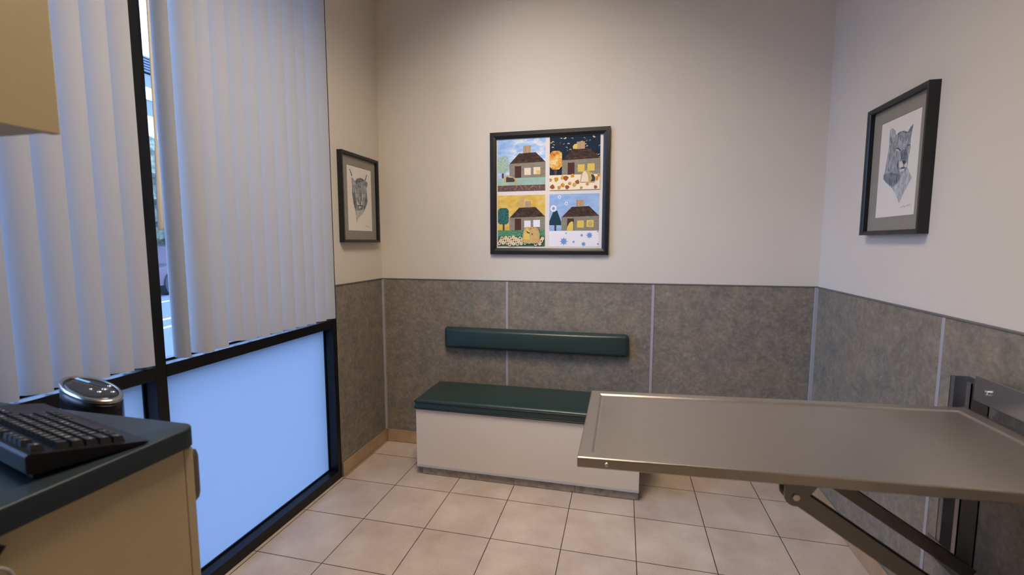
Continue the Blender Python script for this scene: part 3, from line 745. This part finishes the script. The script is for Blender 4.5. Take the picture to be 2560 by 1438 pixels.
def glyph(txt):
    if txt not in glyphs:
        c = bpy.data.curves.new('legend', 'FONT'); c.body = txt; c.size = 1; c.fill_mode = 'FRONT'
        o = bpy.data.objects.new('legend', c); COL.objects.link(o)
        me = bpy.data.meshes.new_from_object(o.evaluated_get(bpy.context.evaluated_depsgraph_get()))
        glyphs[txt] = ([v.co.copy() for v in me.vertices], [list(p.vertices) for p in me.polygons])
        bpy.data.objects.remove(o); bpy.data.curves.remove(c); bpy.data.meshes.remove(me)
    return glyphs[txt]
P0 = .019
def key(u, v, w, txt):
    """key with its left front corner at (u, v) on the case"""
    bm = B(); zb = .0128+.0340*(v+.009-.028)/(KD-.032); g = .0012; h = .0085
    lo = [(u+g, v+g), (u+w-g, v+g), (u+w-g, v+P0-g), (u+g, v+P0-g)]; i = .0024
    hi = [(u+g+i, v+g+i), (u+w-g-i, v+g+i), (u+w-g-i, v+P0-g-i*.6), (u+g+i, v+P0-g-i*.6)]
    sl = .0340/(KD-.032)
    A = [bm.verts.new((x, y, zb+sl*(y-v)-.0035)) for x, y in lo]; C = [bm.verts.new((x, y, zb+sl*(y-v)+h)) for x, y in hi]
    bm.faces.new(A[::-1]); bm.faces.new(C)
    for k in range(4): bm.faces.new((A[k], A[(k+1) % 4], C[(k+1) % 4], C[k]))
    bmesh.ops.recalc_face_normals(bm, faces=bm.faces)
    if txt:
        vs, fs = glyph(txt); s = .0072 if len(txt) == 1 else .0042
        nv = [bm.verts.new((hi[0][0]+.0012+p.x*s, v+.0085+p.y*s, zb+sl*.011+h+.00015+sl*(p.y*s-.002))) for p in vs]
        for f in fs:
            try: bm.faces.new([nv[q] for q in f]).material_index = 1
            except ValueError: pass
    me_o = obj('key', bm, [M['key'], M['legend']], kb, keep=True)
rows = [
    (.030, [(1.25, 'Ctrl'), (1.25, ''), (1.25, 'Alt'), (6.25, ''), (1.25, 'Alt'), (1.25, ''), (1.25, ''), (1.25, 'Ctrl')]),
    (.049, [(2.25, 'Shift')] + [(1, c) for c in 'ZXCVBNM,./'] + [(2.75, 'Shift')]),
    (.068, [(1.75, 'Caps')] + [(1, c) for c in 'ASDFGHJKL;'] + [(1, "'"), (2.25, 'Enter')]),
    (.087, [(1.5, 'Tab')] + [(1, c) for c in 'QWERTYUIOP[]'] + [(1.5, '\\')]),
    (.106, [(1, c) for c in '`1234567890-='] + [(2, 'Bksp')]),
]
for v, ks in rows:
    u = .012
    for wk, t in ks: key(u, v, wk*P0, t); u += wk*P0
u = .012
for n, t in enumerate(['Esc'] + ['F%d' % k for k in range(1, 13)]):
    key(u, .137, P0, t); u += P0 + {0: P0, 4: .0095, 8: .0095}.get(n, 0)
u0 = .012+15*P0+.006
for k, t in enumerate(['', '', '']): key(u0+k*P0, .137, P0, t); key(u0+k*P0, .106, P0, ('Ins', 'Home', 'PgUp')[k]); key(u0+k*P0, .087, P0, ('Del', 'End', 'PgDn')[k])

# tower fan between the counter and the window: oval column with a sloping control top
tf = thing('tower_fan', 'black oval tower fan with a silver-ringed control top between the counter and the window', 'fan', (.267, -1.950, 0), R(-11.4))
SH = (-.185, -.128); ASP = .515; ZT = 1.0035
bm = B(); lathe(bm, [(.13, 0), (.134, .012), (.12, .026), (.06, .036), (.055, .07)], 48, 1, .75); obj('base', bm, M['fan'], tf, 40, keep=True)
bm = B(); lathe(bm, [(.076, .060), (.085, .085), (.093, .5), (.0975, .90), (.0985, ZT-.03), (.0975, ZT-.010), (.090, ZT-.004)], 56, 1, ASP)
for v in bm.verts:
    t = max(0, min(1, (v.co.z-.72)/(ZT-.03-.72)))
    v.co.z += t*(SH[0]*v.co.x+SH[1]*v.co.y)
obj('fan_body', bm, M['fan'], tf, 40, keep=True)
bm = B()
for k in range(-5, 6): box(bm, (k*.011-.002, -.0520, .16), (k*.011+.002, -.038, .70), .001)
obj('grille', bm, M['kb'], tf, keep=True)
bm = B(); lathe(bm, [(.080, -.006), (.0965, -.006), (.0990, -.002), (.0985, .002), (.094, .0055), (.088, .0055), (.0855, .003)], 72, 1, ASP, SH, (0, 0, ZT))
obj('trim_ring', bm, M['ring'], tf, True, keep=True)
bm = B(); lathe(bm, [(.0865, -.001), (.0865, .0035), (.06, .0043), (.0005, .0046)], 56, 1, ASP, SH, (0, 0, ZT))
obj('control_panel', bm, M['panel'], tf, True, keep=True)
def TP(x, y, h): return Vector((x, y, ZT+.0046+SH[0]*x+SH[1]*y+h))
TPd = lambda x0, y0, dx, dy, u, v, t: TP(x0+u*dx-v*dy, y0+u*dy+v*dx, t)
bm = B(); c_, s_ = math.cos(R(15)), math.sin(R(15))
for k in range(4): prism(bm, rect(k*.0105, -.0028, k*.0105+.0088, .0040), lambda a, b, t: TPd(-.0775, .0018, c_, s_, a, b, t), -.001, .0006)
obj('display', bm, M['display'], tf, keep=True)
bm = B(); prism(bm, rect(.043, -.0028, .078, .0040), lambda a, b, t: TPd(-.0775, .0018, c_, s_, a, b, t), -.001, .0005)
obj('display_window', bm, M['dim'], tf, keep=True)
bm = B()
for k in range(7): prism(bm, rect(k*.0105, -.0022, k*.0105+.005, .0012), lambda a, b, t: TPd(-.0640, -.0112, .94, .34, a, b, t), -.001, .0005)
prism(bm, [(-.0860, -.008), (-.0825, -.001), (-.0800, -.007), (-.0785, -.003), (-.0805, .002), (-.0845, .003)], lambda a, b, t: TP(a, b, t), -.001, .0005)
obj('printed_marks', bm, M['orange'], tf, keep=True)
for x, y, r in ((.0109, -.0042, .0038), (.0347, .0028, .0052), (.0214, .0195, .0068), (.0054, .0367, .0050), (.0478, .0249, .0050)):
    bm = B(); c = TP(x, y, -.001); lathe(bm, [(r, 0), (r, .0014), (r*.75, .003), (r*.3, .0036), (.0003, .0037)], 18, 1, 1, SH, c)
    obj('button', bm, M['chrome'], tf, True, keep=True)

# black clip with a loop of cable on the cabinet side
cc = thing('cable_clip', 'black clip holding a loop of grey cable on the cream cabinet side, bottom left corner', 'cable clip', (.7155, -2.40, .92))
bm = B(); box(bm, (.715, -2.440, .925), (.735, -2.388, .955), .003); prism(bm, [(-2.388, .952), (-2.376, .944), (-2.388, .930)], lambda u, v, t: Vector((t, u, v)), .716, .730)
obj('clip', bm, M['kb'], cc)
bm = B(); pts = [(.728, -2.408, .912)]
for k in range(0, 13): pts.append((.728, -2.402+.030*math.sin(R(-40+k*20))-.0, .890+.030*math.cos(R(-40+k*20))))
pts = [(.728, -2.432, .930), (.728, -2.428, .918)] + pts[1:] + [(.728, -2.415, .84), (.728, -2.425, .78)]
tube(bm, pts, .0028, 10); obj('cable_loop', bm, M['cable'], cc, True)

# ------------------------------------------------------------------ outside, seen through the gaps
struct(obj('ground', mbox(((-70, -40, -.2), (-.13, 60, -.1))), M['asphalt']))
M['line'] = mat('road_paint', '#a9abb0', .8)
def stripe(a, b, w=.10):
    a = Vector(a); b = Vector(b); d = (b-a).normalized(); n = Vector((-d.y, d.x))*w/2
    bm = B(); prism(bm, [tuple(a+n), tuple(b+n), tuple(b-n), tuple(a-n)], lambda u, v, t: Vector((u, v, t)), -.1, -.095)
    return bm
for q, (a, b) in enumerate([((-5.3, .3), (-6.5, 4.7)), ((-6.1, .9), (-7.4, 5.6)), ((-9.0, 4.2), (-10.4, 9.0))]):
    tag(obj('parking_line', stripe(a, b), M['line']), ('white line nearest the window on the car park asphalt outside', 'second white line from the window on the asphalt outside', 'farthest white line on the asphalt outside')[q], 'parking line', 'painted lines on the car park')
M['siding'] = mat('grey_siding', '#5e6168', .8); M['louver'] = mat('dark_louver', '#45484e', .7); M['bright'] = mat('sky_reflection_white', '#e3e6ec', .5)  # window panes: sky reflection painted as flat white
M['foliage'] = noisemat('foliage', 5, [(.3, '#2f3228'), (.55, '#5a5b48'), (.75, '#86805f')], .9); M['bark'] = mat('bark', '#4a4038', .9)
bd = thing('building', 'grey building with window bands coloured as reflected sky across the car park outside', 'building', (-19, 11, -.1))
obj('wall', mbox(((-22, -6, -.1), (-16, 26, 7.75))), M['siding'], bd)
bm = B()
for k in range(6): box(bm, (-22.2, -6.2, 7.75+k*.1), (-15.9, 26.2, 7.81+k*.1))
box(bm, (-22, -6, 7.7), (-16.0, 26, 8.3)); obj('louver_roof', bm, M['louver'], bd)
for z0, z1 in ((6.75, 7.2), (5.2, 6.15)):
    for y0 in range(-5, 25, 5): obj('window', mbox(((-16.05, y0, z0), (-15.96, y0+4.2, z1))), M['bright'], bd)
def blob(seed, c, rad):
    rr = random.Random(seed); bm = B(); bmesh.ops.create_icosphere(bm, subdivisions=4, radius=1)
    for v in bm.verts:
        n = v.co.normalized(); k = 1+.18*math.sin(7*n.x+seed)*math.sin(6*n.y+2*seed)+.12*math.sin(17*n.z+3*n.x+seed)+rr.uniform(-.05, .05)
        v.co = Vector((c[0]+n.x*rad[0]*k, c[1]+n.y*rad[1]*k, c[2]+n.z*rad[2]*k))
    return bm
for i, (y, lab) in enumerate(((9.9, 'tree in front of the grey building, seen left of the blind wand'), (5.9, 'tree in front of the grey building, hidden mostly by the blind'))):
    t = thing('tree', lab, 'tree', (-14, y, -.1), 0, 'trees across the car park')
    bm = B(); tube(bm, [(-14, y, -.1), (-14, y, 2.2)], [.16, .1]); obj('trunk', bm, M['bark'], t)
    obj('crown', blob(i+1, (-14, y, 3.0), (1.4, 1.6, 1.75)), M['foliage'], t)
tag(obj('hedge', mbox(((-15.4, -3, -.1), (-14.9, 22, 1.0)), bev=.05), M['foliage']), 'clipped hedge along the foot of the building outside', 'hedge')
M['maroon'] = mat('maroon_paint', '#3c2a30', .4, .1); M['tyre'] = mat('tyre_rubber', '#15161a', .8); M['carglass'] = mat('car_glass', '#3a4656', .1)
car = thing('parked_car', 'maroon car parked across the asphalt outside, glimpsed beside the mullion', 'car', (-12.2, 8.6, -.1), R(20))
bm = B(); pr_ = [(-2.1, .30), (-2.15, .62), (-2.0, .78), (-1.05, .88), (-.45, 1.36), (.75, 1.42), (1.45, .98), (2.05, .90), (2.15, .60), (2.1, .30)]
prism(bm, pr_, lambda u, v, t: Vector((t, u, v)), -.85, .85); obj('car_body', bm, M['maroon'], car, keep=True)
bm = B()
for s in (-.862, .842): prism(bm, [(-.95, .90), (-.42, 1.30), (.72, 1.34), (1.25, .98)], lambda u, v, t: Vector((t, u, v)), s, s+.02)
obj('side_window', bm, M['carglass'], car, keep=True)
for y in (-1.35, 1.35):
    for x in (-.78, .78):
        bm = B(); tube(bm, [(x-.1, y, .32), (x+.1, y, .32)], .32, 24); obj('wheel', bm, M['tyre'], car, 40, keep=True)

# ------------------------------------------------------------------ light, sky, camera
wd = bpy.data.worlds.new('sky'); S.world = wd; wd.use_nodes = True
nt = wd.node_tree; bg = nt.nodes['Background']
tc = nt.nodes.new('ShaderNodeTexCoord'); sp = nt.nodes.new('ShaderNodeSeparateXYZ'); nt.links.new(tc.outputs['Generated'], sp.inputs[0])
rp = nt.nodes.new('ShaderNodeValToRGB'); rp.color_ramp.elements[0].position = .0; rp.color_ramp.elements[0].color = (.37, .57, 1.0, 1)
rp.color_ramp.elements[1].position = .6; rp.color_ramp.elements[1].color = (.34, .54, 1.0, 1)
nt.links.new(sp.outputs['Z'], rp.inputs['Fac']); nt.links.new(rp.outputs['Color'], bg.inputs['Color'])
bg.inputs['Strength'].default_value = SKY
pd = bpy.data.lights.new('window_portal', 'AREA'); pd.shape = 'RECTANGLE'; pd.size = 2.9; pd.size_y = 2.1; pd.cycles.is_portal = True
po = bpy.data.objects.new('window_portal', pd); COL.objects.link(po); po.location = (-.125, -1.56, 1.45); po.rotation_euler = (0, R(-90), 0)

cd = bpy.data.cameras.new('camera'); cam = bpy.data.objects.new('camera', cd); COL.objects.link(cam)
cam.location = (1.5804, -2.8086, 1.3768)
cam.rotation_euler = (math.pi/2 - .0972, 0, .2363)
cd.sensor_width = 36; cd.lens = 1147.2/2560*36; cd.clip_start = .02; cd.clip_end = 300
cd.dof.use_dof = True; cd.dof.focus_distance = 2.9; cd.dof.aperture_fstop = 3.2
S.camera = cam
S.view_settings.view_transform = 'Standard'; S.view_settings.look = 'None'; S.view_settings.gamma = 1
S.view_settings.use_curve_mapping = False
S.view_settings.exposure = EXPO
S.cycles.max_bounces = 10; S.cycles.diffuse_bounces = 6; S.cycles.transmission_bounces = 8; S.cycles.transparent_max_bounces = 12
S.cycles.use_denoising = True
S.cycles.sample_clamp_indirect = 6
